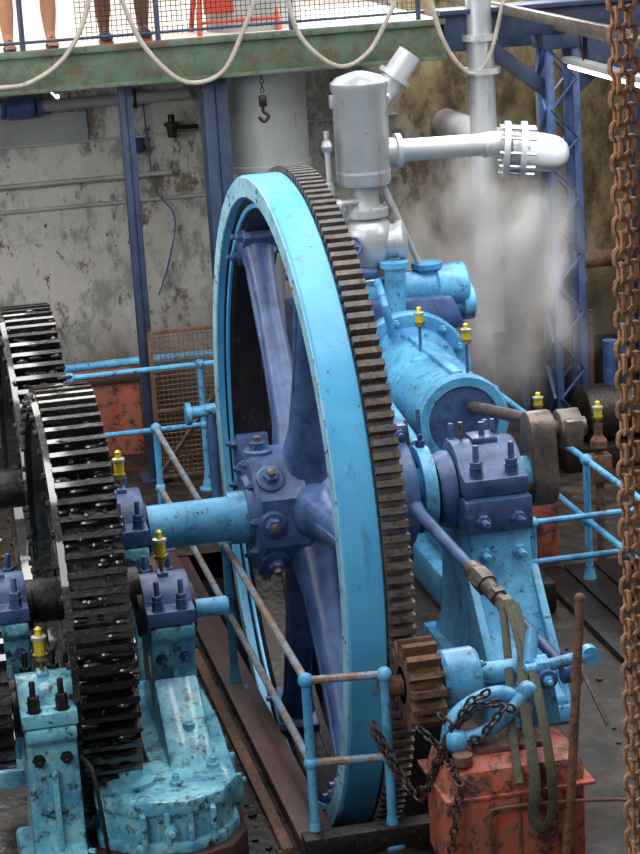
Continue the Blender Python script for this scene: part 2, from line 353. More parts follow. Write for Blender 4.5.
# ---------------------------------------------------------------- railings
def railing(name,posts,h,mat=RB,r=.024,ext=None,pm=LB,mids=None):
    b=B(name)
    for x,y in posts:
        b.cyl((x,y,0),(x,y,h),r*1.05,pm,n=12)
        b.lathe((x,y,0),(0,0,1),[(0,r*3.2),(.015,r*3.2),(.02,r*2.2),(.10,r*1.5),(.16,r*1.15)],pm,16)
        b.ball((x,y,h),r*1.75,pm)
        for mz in (mids or [h*.52]): b.ball((x,y,mz),r*1.6,pm)
    P=[V((x,y,0)) for x,y in posts]
    if ext: P=[V((*ext[0],0))]+P+[V((*ext[1],0))]
    for a,c in zip(P[:-1],P[1:]):
        for z in [h]+(mids or [h*.52]): b.cyl(a+V((0,0,z)),c+V((0,0,z)),r*.9,mat,n=10)
    return b.done()
railing('pit_guard_railing',[(-.28,3.2),(-.28,.2),(-.28,-2.2),(.12,-2.26)],.95)
railing('engine_guard_railing',[(2.38,3.4),(2.40,1.26),(2.45,-1.2)],.90,pm=LB,mat=LB)
railing('engine_guard_railing',[(1.93,1.02),(3.4,1.02)],.58,mids=[.30],ext=[(1.72,1.5),(4.2,1.0)],pm=LB,mat=LB)
railing('walkway_railing',[(-.75,4.7),(.3,4.7)],1.05,ext=[(-.8,4.7),(.9,4.7)],mat=LB)
# ---------------------------------------------------------------- barring pinion
b=B('barring_pinion_gear'); Pc=(-2.215,.86)
b.gear(Pc,.22,.40,.06,.165,.235,15,RU,.12); b.lathe((.10,Pc[0],Pc[1]),(1,0,0),[(0,.055),(.12,.055),(.12,.10),(.32,.10)],RU,20)
b.lathe((.42,Pc[0],Pc[1]),(1,0,0),[(0,.14),(.02,.155),(.18,.155),(.2,.14)],LB,28)
b.cyl((.4,Pc[0],Pc[1]),(1.0,Pc[0],Pc[1]),.06,LB)
b.prism([(-2.36,.1),(-2.07,.1),(-2.12,.8),(-2.31,.8)],'x',.68,.80,LB,.012)
for k in range(4):
    a=k*pi/2+.7; b.nut((.62,Pc[0]+.11*math.cos(a),Pc[1]+.11*math.sin(a)),(1,0,0),.02,.02,LB,.4)
b.done()
# ---------------------------------------------------------------- red tank
b=B('red_oil_tank')
b.box((.25,-2.95,.0),(.99,-2.42,.67),RD,.12)
b.box((.235,-2.965,.50),(1.005,-2.405,.52),RD,.01)
b.box((.60,-2.962,.05),(.615,-2.945,.5),RU,.004)
b.tube([(.45,-2.97,.12),(.45,-2.99,.4),(.52,-2.99,.46),(1.1,-3.0,.42),(1.5,-3.0,.3)],.010,RU)
b.box((.45,-2.8,.66),(.8,-2.55,.70),RU,.01); b.cyl((.36,-2.85,.66),(.36,-2.85,.71),.05,RU)
b.done()
# ---------------------------------------------------------------- levers / blue pipes around tank
b=B('barring_engine_levers')
b.tube([(.34,-2.68,.66),(.35,-2.68,.78),(.42,-2.66,.86),(.56,-2.62,.90),(.68,-2.6,.88),(.76,-2.6,.78)],.045,LB,14)
b.tube([(.36,-2.75,.74),(.50,-2.74,.76),(.62,-2.7,.80),(.76,-2.66,.92)],.035,LB,12)
b.ball((.36,-2.75,.74),.062,LB); b.ball((.76,-2.66,.92),.05,LB)
b.tube([(.74,-2.6,.68),(.80,-2.5,.80),(.86,-2.4,1.0),(.90,-2.32,1.10)],.035,LB,12)
b.cyl((.80,-2.5,.96),(1.16,-2.45,.98),.032,LB); b.lathe((1.16,-2.45,.98),(0,-1,0),[(-.03,.05),(.03,.05)],LB,18)
b.prism([(.78,.66),(.98,.66),(.93,1.0),(.86,1.0)],'y',-2.52,-2.44,LB,.012)
b.lathe((.9,-2.53,.92),(0,-1,0),[(0,.05),(.04,.05)],NV,18); b.nut((.9,-2.57,.92),(0,-1,0),.025,.02,LB)
b.cyl((1.08,-2.5,.98),(1.16,-2.72,.70),.014,ST)
b.done()
# ---------------------------------------------------------------- eccentric + rod
b=B('eccentric_valve_rod')
e=(.78,0,1.22)
b.lathe(e,(1,0,0),[(-.06,.20),(-.06,.30),(-.045,.33),(.045,.33),(.06,.30),(.06,.20)],NV,40,closed=True)
b.lathe(e,(1,0,0),[(-.07,.12),(-.07,.27),(.07,.27),(.07,.12)],LB,36,closed=True)
for sg in (1,-1):
    b.box((.72,-.06,1.22+sg*.33),(.84,.06,1.22+sg*.43),NV,.01)
    b.nut((.78,-.09,1.22+sg*.39),(0,-1,0),.03,.03,NV); b.cyl((.78,-.1,1.22+sg*.39),(.78,.14,1.22+sg*.39),.015,ST,n=8)
for k in range(8):
    a=k*pi/4+.2; b.nut((.72,.3*math.cos(a),1.22+.3*math.sin(a)),(-1,0,0),.022,.02,NV,.6)
b.lathe((.93,0,1.22),(1,0,0),[(-.04,.20),(-.04,.27),(.04,.27),(.04,.20)],LB,36,closed=True)
b.cyl((.93,.0,1.5),(.93,.02,1.72),.014,NV,n=8); b.nut((.93,0,1.48),(0,0,1),.03,.05,NV); b.cyl((.86,.0,1.5),(.85,.02,1.66),.012,ST,n=8)
p0=V((.80,-.3,1.2)); p1=V((1.16,-2.25,.76)); d=(p1-p0).normalized(); L=(p1-p0).length
b.lathe(p0,d,[(0,.055),(.1,.04),(L*.40,.034)],NV,16)
b.lathe(p0,d,[(L*.38,.034),(L*.38,.055),(L*.41,.06),(L*.42,.048),(L*.45,.05),(L*.45,.062),(L*.48,.062),(L*.48,.05),(L*.53,.052),(L*.53,.036),(L*.58,.034),(L*.70,.030)],ST,16)
b.lathe(p0,d,[(L*.70,.032),(L*.98,.032),(L,.03)],NV,16)
q=p0+d*L*.45
b.lathe(q,d,[(-.06,.066),(-.04,.07),(.04,.07),(.06,.066)],ST,6)
for t in (-.14,.16,.26): b.lathe(q+d*t,d,[(0,.056),(.05,.056)],ST,6)
b.lathe(p1-d*.1,(1,0,0),[(-.04,.06),(.04,.06)],NV,18)
b.done()
# ---------------------------------------------------------------- main bearing pedestal
b=B('crankshaft_bearing_pedestal')
poly=[(.62,0),(-1.0,0),(-.98,.14),(-.70,.34),(-.42,.75),(-.33,1.05),(-.34,1.12),(-.34,1.22),(.34,1.22),(.34,1.1),(.3,1.0),(.42,.3),(.6,.14)]
b.prism(poly,'x',1.12,1.50,LB,.025)
b.prism([(-1.02,0),(-1.0,.1),(.7,.1),(.7,0)],'x',1.06,1.56,LB,.015)
for xx in (1.10,1.50): b.prism([(-.98,.12),(-.40,.78),(-.36,.78),(-.36,.12)],'x',xx-.02,xx+.03,LB,.008)
cap=[(.34,1.22),(.34,1.33),(.24,1.36)]+arc(0,1.26,.24,.5,pi-.5,8)+[(-.24,1.36),(-.34,1.33),(-.34,1.22)]
b.prism(cap,'x',1.11,1.51,NV,.015)
b.prism([(-.37,1.0),(.37,1.0),(.37,1.21),(-.37,1.21)],'x',1.10,1.52,NV,.015)
for sy in (-1,1):
    for xx in (1.2,1.42):
        b.nut((xx,sy*.28,1.335),(0,0,1),.042,.06,NV); b.nut((xx,sy*.28,1.395),(0,0,1),.038,.04,NV,1.2)
for xx in (1.2,1.42):
    b.nut((xx,-.37,1.09),(0,-1,0),.045,.05,NV,.7); b.nut((xx,-.36,.88),(0,-1,0),.045,.05,LB,.7)
    b.nut((xx,-.84,.25),(0,-.6,.8),.045,.05,LB,.7)
b.lathe((.98,0,1.2),(1,0,0),[(0,.13),(0,.19),(.02,.21),(.12,.22),(.14,.25)],DK,36)
b.lathe((1.0,0,1.2),(1,0,0),[(0,.215),(.06,.24),(.1,.24),(.1,.2)],NV,36,closed=True)
b.cyl((1.32,0,1.48),(1.32,0,1.60),.02,NV,n=10); b.cyl((1.2,.05,1.48),(1.2,.05,1.60),.015,ST,n=8); b.cyl((1.40,.04,1.46),(1.40,.04,1.60),.015,NV,n=8)
b.box((1.24,-.08,1.48),(1.40,.1,1.52),NV,.01)
b.done()
# ---------------------------------------------------------------- crank + connecting rod
b=B('crank_and_connecting_rod')
arm=arc(0,1.2,.17,pi,2*pi,10)+arc(0,1.5,.13,0,pi,10)
b.prism(arm,'x',1.60,1.76,ST,.015)
b.cyl((1.5,0,1.2),(1.62,0,1.2),.13,ST,n=32)
b.cyl((1.74,0,1.5),(1.98,0,1.5),.06,ST)
be=arc(0,1.5,.12,-pi/2,pi/2,10)+arc(0,1.5,.12,pi/2,3*pi/2,10)
b.prism(be,'x',1.80,1.94,ST,.015)
p0=V((1.87,.08,1.49)); p1=V((1.68,2.2,1.17))
b.lathe(p0,p1-p0,[(0,.05),(.1,.04),((p1-p0).length,.045)],ST,20)
b.box((1.82,-.16,1.42),(1.92,-.10,1.58),ST,.01)
b.done()
# ---------------------------------------------------------------- steam engine cylinder
b=B('steam_engine_cylinder'); Y=(0,1,0); cx,cz=1.66,1.16
b.lathe((cx,1.65,cz),Y,[(0,.25),(0,.31),(.015,.325),(.08,.325),(.10,.30),(1.35,.30),(1.38,.36),(1.45,.37),(1.5,.37),(1.5,.25)],LB,48,closed=True)
b.lathe((cx,1.66,cz),Y,[(0,.252),(1.4,.252),(1.4,.05),(1.41,.05)],NV,40)  # navy lining: shadow inside the cylinder put into the colour
b.lathe((cx,3.12,cz),Y,[(0,.46),(.02,.48),(.09,.48),(.10,.46)],LB,48)
b.lathe((cx,3.22,cz),Y,[(0,.46),(.02,.41),(1.1,.41),(1.12,.46),(1.20,.46),(1.22,.3)],NV,48)
b.lathe((cx,3.4,cz),Y,[(0,.41),(.01,.425),(.05,.425),(.06,.41)],LB,48)
for k in range(14):
    a=2*pi*k/14; b.nut((cx+.42*math.cos(a),3.12,cz+.42*math.sin(a)),(0,-1,0),.03,.035,LB,.6)
for k in range(12):
    a=2*pi*k/12+.2; b.nut((cx+.34*math.cos(a),3.04,cz+.34*math.sin(a)),(0,-1,0),.022,.025,LB,.4)
for yy in (2.45,): b.lathe((cx,yy,cz),Y,[(0,.30),(.01,.312),(.05,.312),(.06,.30)],LB,48)
b.box((cx-.04,1.78,cz+.28),(cx+.04,3.0,cz+.33),LB,.012)
b.prism([(cx-.22,.0),(cx+.22,.0),(cx+.16,.92),(cx-.16,.92)],'y',1.85,2.25,LB,.02)
b.prism([(cx-.30,.0),(cx+.30,.0),(cx+.2,.85),(cx-.2,.85)],'y',3.3,4.2,NV,.02)
b.box((1.56,.8,.0),(2.02,4.6,.22),DK,.03); b.box((1.30,.7,.0),(1.56,4.6,.26),LB,.03); b.box((1.42,.7,.26),(1.56,3.2,.60),LB,.03)
b.prism([(1.25,1.45),(2.15,1.45),(2.05,1.70),(1.4,1.72)],'y',3.25,3.9,NV,.03)
b.lathe((1.36,3.5,1.74),(1,0,0),[(0,.11),(.02,.14),(.6,.14),(.62,.165),(.84,.165),(.86,.14)],LB,32)
b.lathe((1.30,3.5,1.60),(1,0,0),[(0,.10),(.86,.10),(.88,.14),(.96,.14),(.98,.08)],LB,24)
b.lathe((1.92,3.5,1.62),(0,0,1),[(0,.09),(.26,.09),(.27,.12),(.31,.12),(.32,.05)],LB,24)
b.lathe((1.62,3.3,1.6),(0,0,1),[(0,.08),(.36,.08),(.36,.11),(.40,.11)],LB,24)
b.tube([(1.50,3.0,1.5),(1.44,2.9,1.75),(1.46,3.2,1.88)],.03,LB,10)
lub(b,(1.62,2.62,1.45),.13,.03,.16); lub(b,(1.74,1.80,1.44),.13,.03,.20)
b.done()
b=B('valve_gear_linkage')
b.cyl((.95,3.4,1.95),(1.5,3.4,1.9),.06,NV); b.lathe((1.0,3.4,1.95),(1,0,0),[(0,.13),(.05,.13)],NV,20)
b.cyl((1.2,1.2,1.15),(1.25,3.4,1.35),.045,LB); b.cyl((1.05,.6,.9),(1.1,3.8,1.1),.035,RU)
b.box((1.0,2.6,0),(1.2,2.9,1.3),LB,.02); b.box((.95,3.9,0),(1.25,4.3,1.6),NV2,.02)
b.lathe((1.1,2.2,1.0),(0,1,0),[(0,.14),(.1,.17),(.4,.17),(.5,.12)],LB,24)
b.cyl((1.1,2.75,1.3),(1.1,2.75,1.9),.03,SV); b.ball((1.1,2.75,1.6),.08,LB)
b.tube([(1.05,4.1,.2),(1.05,4.1,1.0),(1.1,3.9,1.5),(1.3,3.8,1.7)],.05,LB)
b.tube([(.98,3.2,0),(.98,3.2,1.5),(1.02,3.1,1.7)],.035,LB); b.tube([(1.25,3.6,0),(1.2,3.5,1.9)],.04,NV,10,False)
b.tube([(.92,3.6,.4),(1.0,3.3,1.1),(1.15,3.0,1.5)],.022,SV,8); b.lathe((.97,3.0,.8),(1,0,0),[(0,.2),(.05,.22),(.12,.2)],DK,24); b.box((.94,3.15,0),(1.3,3.3,.7),DK,.02)
b.done()
# ---------------------------------------------------------------- silver steam vessel and pipes
b=B('steam_separator_vessel'); x,y=1.47,3.5; Z=(0,0,1)
b.lathe((x,y,2.57),Z,[(0,.10),(0,.19),(.03,.205),(.70,.205),(.72,.215),(.76,.215),(.80,.17),(.83,.08),(.84,.04)],SV,40)
b.lathe((x,y,2.66),Z,[(0,.208),(.02,.208)],SV,40)
b.lathe((x,y,1.82),Z,[(0,.13),(.04,.16),(.08,.13),(.12,.12),(.18,.16),(.26,.195),(.38,.20),(.46,.17),(.50,.12),(.51,.17),(.57,.17),(.58,.11),(.66,.10),(.76,.11)],SV,36)
b.lathe((x+.1,y-.02,2.12),(.9,-.3,.1),[(0,.13),(.13,.13),(.13,.15),(.18,.15),(.2,.08)],SV,24)
for k in range(8):
    a=2*pi*k/8; b.nut((x+.145*math.cos(a),y+.145*math.sin(a),2.39),Z,.018,.02,SV,.3)
b.cyl((1.18,3.4,2.30),(1.18,3.4,3.0),.02,SV,n=10); b.lathe((1.18,3.4,2.5),Z,[(0,.03),(.06,.04),(.12,.03)],SV,12); b.lathe((1.18,3.4,2.85),Z,[(0,.03),(.04,.045),(.08,.03)],SV,12)
b.cyl((1.18,3.4,2.44),(1.42,3.45,2.46),.028,SV,n=12); b.lathe((1.20,3.4,2.44),(1,0,0),[(.02,.05),(.06,.05)],SV,16)
b.cyl((1.18,3.4,2.30),(1.30,3.45,2.28),.02,NV,n=10); b.ring((1.30,3.3,2.14),(0,-1,.2),.07,.013,NV,20,6)
for sg in ((1,0),(0,1)): b.cyl((1.30-.06*sg[0],3.3,2.14-.06*sg[1]),(1.30+.06*sg[0],3.3,2.14+.06*sg[1]),.01,NV,n=6)
b.cyl((1.30,3.3,2.14),(1.42,3.45,2.12),.02,NV,n=8)
b.chain([(1.24,3.28,2.2),(1.25,3.26,1.9)],.035,.014,.005,DC)
b.cyl((1.58,3.45,2.62),(1.92,3.45,1.75),.022,SV,n=10)
b.ball((1.27,3.5,3.2),.03,SV); b.box((1.24,3.47,3.15),(1.31,3.53,3.25),SV,.01); b.ball((1.68,3.5,3.2),.03,SV)
b.done()
b=B('steam_pipework')
b.lathe((1.62,3.5,2.80),(1,0,-.02),[(0,.10),(.10,.10),(.10,.13),(.14,.13),(.14,.085),(.85,.085)],SV,28)
b.tube([(2.4,3.5,2.78),(2.52,3.5,2.78),(2.62,3.52,2.74)],.095,SV,24)
for t in (0,.13): b.lathe((2.56+t,3.5,2.73-t*.1),(1,-.25,-.1),[(0,.1),(0,.22),(.045,.22),(.045,.1)],SV,36,closed=True)
for k in range(10):
    a=2*pi*k/10; dd,u,w=basis((1,-.25,-.1)); q=V((2.58,3.5,2.73))+u*(.18*math.cos(a))+w*(.18*math.sin(a)); b.cyl(q-dd*.05,q+dd*.22,.014,SV,n=6)
b.tube([(2.6,3.5,2.72),(2.80,3.5,2.69),(2.95,3.58,2.66),(3.02,3.85,2.63),(3.04,4.6,2.58),(3.06,5.5,2.5),(3.06,6.2,2.5),(3.06,6.98,2.5)],.14,SV,24)
b.lathe((2.84,5.0,1.0),Z,[(0,.11),(2.15,.11),(2.15,.16),(2.20,.16),(2.20,.11),(2.42,.11),(2.42,.15),(2.47,.15),(2.47,.105),(3.6,.105)],SV,28)
b.cyl((1.75,4.6,2.9),(2.15,4.6,3.4),.10,SV,n=20); b.lathe((2.0,4.6,3.21),(.4,0,.5),[(0,.14),(.04,.14)],SV,24)
b.done()
b=B('vertical_grey_tank')
b.lathe((1.12,5.75,2.45),Z,[(0,.36),(.0,.41),(.04,.41),(.05,.395),(1.5,.395),(1.52,.41)],GT,48)
b.lathe((1.12,5.75,2.9),Z,[(0,.395),(0,.405),(.02,.405),(.02,.395)],GT,48)
b.cyl((1.12,5.75,0),(1.12,5.75,2.45),.12,GT)
b.done()
# ---------------------------------------------------------------- walls & building
b=B('wall_back'); b.box((-5,7.0,-.2),(2.6,7.2,3.25),WL,0); b.box((2.6,7.0,-.2),(8,7.2,6),WL,0); b.done()
b=B('trim_1'); 
for z,t in ((2.05,.03),(2.62,.02)): b.box((-5,6.96,z),(2.6,7.0,z+t),GT,.004)
b.box((-5,6.97,2.62),(-.2,7.0,2.9),GT,.004)
b.done()
b=B('wall_left'); b.box((-5.2,3,-.2),(-5,7.2,3.25),WL,0); b.done()
b=B('wall_right'); b.box((8,-2,-.2),(8.2,7.2,6),WL,0); b.done()
b=B('wall_far'); b.box((-5,12.6,3.4),(8,12.8,7),PF,0); b.done()
b=B('added_dark_ceiling'); b.box((-10,-14,9.7),(10,9,9.9),ROOF,0); b.done()  # unseen, added to darken overhead reflections and give contrast
b=B('upper_platform')
b.box((-5,5.05,3.45),(2.55,12.5,3.60),PF,0); b.box((-5,5.0,3.30),(2.55,5.06,3.62),GE,.008); b.box((-5,4.96,3.57),(2.55,5.0,3.62),GE,.004); b.box((-5,4.95,3.29),(2.55,5.05,3.32),GE,.004)
for k in range(9): b.box((-4.6+k*.85,5.1,3.28),(-4.5+k*.85,6.95,3.45),NV2,.004)
b.done()
b=B('platform_mesh_railing')
for x in (-1.9,-.85,.22,1.3,2.35): b.cyl((x,5.06,3.62),(x,5.06,4.6),.022,NV2,n=8)
for z in (4.6,3.68): b.cyl((-4,5.06,z),(2.4,5.06,z),.012,NV2,n=8)
for k in range(70):
    x=-.42+k*.04
    if x<2.33: b.cyl((x,5.06,3.66),(x,5.06,4.58),.003,DK,n=4)
for k in range(23): b.cyl((-.42,5.06,3.68+k*.04),(2.33,5.06,3.68+k*.04),.003,DK,n=4)
b.done()
def column(name,x0,x1,y0,y1,z1):
    b=B(name); t=.02
    b.box((x0,y0,0),(x1,y0+t,z1),NV2,.003); b.box((x0,y1-t,0),(x1,y1,z1),NV2,.003); b.box(((x0+x1)/2-t/2,y0,0),((x0+x1)/2+t/2,y1,z1),NV2,.003)
    b.box((x0-.08,y0-.06,0),(x1+.08,y1+.06,.03),NV2,.005); return b.done()
column('steel_column',-.12,-.02,5.1,5.25,3.28); column('steel_column',.55,.75,5.1,5.32,3.28)
b=B('lattice_column')
for x in (3.42,3.64):
    for y in (5.0,5.22): b.box((x-.03,y-.03,0),(x+.03,y+.03,3.4),NV,.004)
n=13
for k in range(n):
    z0=.1+k*3.2/n; z1=z0+3.2/n
    for y in (4.97,5.25):
        a,c=((3.42,3.64) if k%2 else (3.64,3.42)); b.tube([(a,y,z0),(c,y,z1)],.024,NV,6,False,rr=.008)
    for x in (3.39,3.67):
        a,c=((5.0,5.22) if k%2 else (5.22,5.0)); b.tube([(x,a,z0),(x,c,z1)],.024,NV,6,False,rr=.008)
b.box((3.34,4.92,0),(3.72,5.3,.03),NV2,.005); b.box((3.36,4.95,3.3),(3.70,5.28,3.42),NV2,.005)
b.done()
b=B('overhead_beams')
b.box((2.5,5.0,3.42),(6.5,5.2,3.66),NV2,.006); b.box((2.5,4.94,3.64),(6.5,5.26,3.68),NV2,.004)
b.box((3.75,4.98,3.05),(5.6,5.12,3.42),NV2,.01)
b.prism([(2.75,3.42),(3.4,2.9),(3.4,3.05),(2.95,3.42)],'y',5.05,5.15,NV2,.005)
b.prism([(4.3,3.42),(3.68,2.9),(3.68,3.05),(4.1,3.42)],'y',5.05,5.15,NV2,.005)
b.box((3.44,1.0,3.46),(3.54,9.0,3.54),ST,.006); b.box((3.0,2.0,3.62),(3.06,9,3.70),ST,.006)
b.box((2.5,6.4,3.2),(6.5,6.6,3.5),NV2,.006); b.box((4.6,6.2,0),(4.75,6.4,4.5),NV2,.006)
b.done()
b=B('fluorescent_lamp')
b.box((3.50,3.0,3.19),(3.60,4.9,3.24),GT,.005); b.cyl((3.55,3.05,3.165),(3.55,4.85,3.165),.02,LAMP,n=10)
for y in (3.4,4.5): b.cyl((3.55,y,3.24),(3.52,y,3.46),.008,DK,n=6)
b.done()
b=B('fluorescent_lamp'); b.box((-.62,5.2,3.24),(-.58,5.7,3.27),GT,.003); b.cyl((-.60,5.22,3.225),(-.60,5.68,3.225),.016,LAMP,n=10); b.done()
b=B('wall_pipes')
b.cyl((-5,6.85,2.98),(.7,6.85,2.98),.05,GT); b.cyl((-5,6.9,2.3),(.5,6.9,2.3),.022,GT)
b.lathe((-.95,6.85,2.98),(1,0,0),[(0,.09),(.03,.09),(.03,.06),(.06,.10),(.28,.10),(.31,.06),(.31,.09),(.34,.09)],NV,20); b.cyl((-.78,6.85,2.98),(-.78,6.7,3.15),.02,NV,n=8); b.ring((-.78,6.68,3.17),(0,-1,1),.08,.012,NV,18,6)
for x in (-3,-1.6,.2): b.box((x,6.8,2.9),(x+.03,7,3.06),DK,.004)
b.tube([(.3,6.93,2.98),(.34,6.93,2.2),(.5,6.93,1.9),(.42,6.93,1.5),(.3,6.93,1.2)],.008,NV); b.box((.15,6.9,2.5),(.27,7,2.62),NV2,.01)
b.lathe((.52,6.8,2.62),(0,0,1),[(0,.04),(.1,.05),(.1,.07),(.13,.07),(.13,.03),(.2,.03)],DK,12); b.cyl((.52,6.8,2.7),(.75,6.8,2.7),.02,DK)
b.done()
# ---------------------------------------------------------------- fence, red plinth
b=B('wire_mesh_fence')
x0,x1,yy,z1=-.05,.62,5.0,1.28
for x in (x0,x1): b.box((x-.02,yy-.02,0),(x+.02,yy+.02,z1),RU,.004)
for z in (.06,.62,z1): b.box((x0,yy-.015,z-.015),(x1,yy+.015,z+.015),RU,.004)
n=17
for k in range(1,n): b.cyl((x0+(x1-x0)*k/n,yy,.06),(x0+(x1-x0)*k/n,yy,z1),.003,WI,n=4)
for k in range(1,30): b.cyl((x0,yy,.06+(z1-.06)*k/30),(x1,yy,.06+(z1-.06)*k/30),.003,WI,n=4)
b.tube([(x0,yy-.02,.1),(x1,yy-.02,.95)],.014,RU,8,False)
b.done()
b=B('red_machine_plinth'); b.box((-.62,6.0,0),(.1,6.6,.74),RD,.02); b.box((-.66,5.96,.66),(.14,6.64,.72),RO,.01); b.box((-.55,5.95,0),(-.5,6.0,.7),RO,.01); b.box((-.05,5.95,0),(0,6.0,.7),RO,.01)
b.lathe((-.30,6.25,.72),(0,0,1),[(0,.08),(.05,.08),(.06,.05),(.10,.05),(.11,.02)],BR,16); b.done()
b=B('blue_pipe_run')
b.tube([(-.7,5.6,.2),(-.7,5.6,.85),(-.64,5.6,.92),(.9,5.6,.92)],.035,LB,12); b.tube([(.1,4.3,.75),(.5,4.3,.78)],.05,LB,12,False); b.lathe((.1,4.3,.75),(1,0,0),[(0,.09),(.04,.09)],LB,18)
b.cyl((.3,4.3,0),(.3,4.3,.76),.04,NV); b.done()
b=B('wooden_walkway'); 
for k in range(4): b.box((2.1+.22*k,-1.5,.0),(2.3+.22*k,1.6,.05),DK,.005)
b.done()
b=B('valve_standpipe')
b.cyl((2.64,1.7,0),(2.64,1.7,1.02),.03,RU); b.lathe((2.64,1.7,.82),Z,[(0,.03),(.03,.06),(.08,.06),(.12,.03)],RU,12); b.box((2.56,1.64,.6),(2.72,1.76,.8),RU,.015); lub(b,(2.64,1.7,1.02),.13,.02); b.done()
b=B('valve_standpipe'); b.cyl((2.27,1.9,0),(2.27,1.9,1.1),.03,NV); b.box((2.12,1.8,0),(2.36,2.1,.5),RD,.02); lub(b,(2.27,1.9,1.1),.11,.02); b.done()
b=B('background_pump')
b.lathe((3.3,4.2,.40),(1,0,0),[(0,.16),(.05,.24),(.5,.24),(.55,.2),(.6,.12),(.9,.12)],DK,28); b.box((3.1,3.9,0),(4.4,4.5,.2),DK,.02); b.cyl((3.6,4.2,.6),(3.6,4.2,1.0),.06,NV)
b.lathe((4.2,4.2,.40),(1,0,0),[(0,.3),(.1,.3),(.1,.2),(.5,.2)],RU,28)
b.tube([(3.0,6.5,.3),(3.0,6.5,1.0),(3.3,6.5,1.2),(6,6.5,1.2)],.08,RU,12); b.tube([(3.9,6.75,0),(3.9,6.75,3.2)],.06,GT,12,False)
b.box((2.9,5.9,0),(4.4,6.3,.55),DK,.02); b.box((3.2,5.95,.55),(3.6,6.25,.9),RU,.02)
for k in range(5): b.cyl((3.0+.3*k,5.6,0),(3.0+.3*k,5.6,.8+.15*(k%2)),.03,(RU,NV,ST)[k%3])
b.done()
# ---------------------------------------------------------------- steam
def steam():
    b=B('steam_cloud'); b.lathe((2.66,4.05,.40),(0,0,1),[(0,.3),(.25,.65),(.9,.92),(1.7,.92),(2.5,.75),(2.95,.35)],None,24); o=b.done()
    m=bpy.data.materials.new('steam_volume'); m.use_nodes=True; nt=m.node_tree; nt.nodes.clear()
    out=nt.nodes.new('ShaderNodeOutputMaterial'); vs=nt.nodes.new('ShaderNodeVolumePrincipled'); nt.links.new(vs.outputs[0],out.inputs['Volume'])
    vs.inputs['Color'].default_value=(1,1,1,1); vs.inputs['Anisotropy'].default_value=0
    tc=nt.nodes.new('ShaderNodeTexCoord'); mp=nt.nodes.new('ShaderNodeMapping'); nt.links.new(tc.outputs['Object'],mp.inputs[0]); mp.inputs['Scale'].default_value=(1,1,.6)
    n=noise(nt,3.0,5,.6,mp.outputs[0]); n2=noise(nt,1.9,4,.6,mp.outputs[0])
    rx,ry,rz=.80,.60,1.25; c=(2.60,4.0,1.62)
    g=nt.nodes.new('ShaderNodeMapping'); nt.links.new(tc.outputs['Object'],g.inputs[0]); g.inputs['Location'].default_value=(-c[0]/rx,-c[1]/ry,-c[2]/rz); g.inputs['Scale'].default_value=(1/rx,1/ry,1/rz)
    ln=nt.nodes.new('ShaderNodeVectorMath'); ln.operation='LENGTH'; nt.links.new(g.outputs[0],ln.inputs[0])
    wv=nt.nodes.new('ShaderNodeMath'); wv.operation='MULTIPLY_ADD'; nt.links.new(n2,wv.inputs[0]); wv.inputs[1].default_value=2.6; wv.inputs[2].default_value=-1.35
    ad=nt.nodes.new('ShaderNodeMath'); ad.operation='ADD'; nt.links.new(ln.outputs['Value'],ad.inputs[0]); nt.links.new(wv.outputs[0],ad.inputs[1])
    fall=ramp(nt,ad.outputs[0],1.0,.15); dn=ramp(nt,n,.36,.64); edge=ramp(nt,ln.outputs['Value'],1.15,.6)
    mu=nt.nodes.new('ShaderNodeMath'); mu.operation='MULTIPLY'; nt.links.new(fall,mu.inputs[0]); nt.links.new(dn,mu.inputs[1])
    mu2=nt.nodes.new('ShaderNodeMath'); mu2.operation='MULTIPLY'; nt.links.new(mu.outputs[0],mu2.inputs[0]); nt.links.new(edge,mu2.inputs[1])
    m2=nt.nodes.new('ShaderNodeMath'); m2.operation='MULTIPLY'; nt.links.new(mu2.outputs[0],m2.inputs[0]); m2.inputs[1].default_value=7.5
    nt.links.new(m2.outputs[0],vs.inputs['Density']); o.data.materials.clear(); o.data.materials.append(m)
steam()
# ---------------------------------------------------------------- hoses
def hose(pts): 
    b=B('hanging_hose'); b.tube([(x,4.88,z) for x,z in pts],.019,HO,10); b.done()
hose([(-1.6,3.40),(-1.04,3.365),(-.80,3.40),(-.54,3.57),(-.35,3.89),(-.25,4.4)])
hose([(-.12,4.4),(-.09,4.07),(.05,3.65),(.29,3.35),(.49,3.28),(.70,3.36),(.86,3.63),(1.02,3.99),(1.1,4.4)])
hose([(1.2,4.4),(1.24,3.97),(1.30,3.64),(1.46,3.42),(1.66,3.31),(1.87,3.4),(2.03,3.63),(2.15,3.9),(2.2,4.4)])
hose([(2.36,4.4),(2.39,3.9),(2.51,3.43),(2.71,3.17),(2.87,3.28),(2.98,3.6),(3.03,3.84),(3.08,4.4)])
b=B('chain_hook'); b.chain([(1.02,5.02,3.32),(1.02,5.02,3.12)],.035,.014,.005,DC); b.box((.99,4.99,3.03),(1.05,5.05,3.12),DK,.01); b.tube([(1.02,5.02,3.03),(1.02,5.02,2.99),(1.06,5.02,2.95),(1.02,5.02,2.91),(.98,5.02,2.95)],.014,DK,8); b.done()
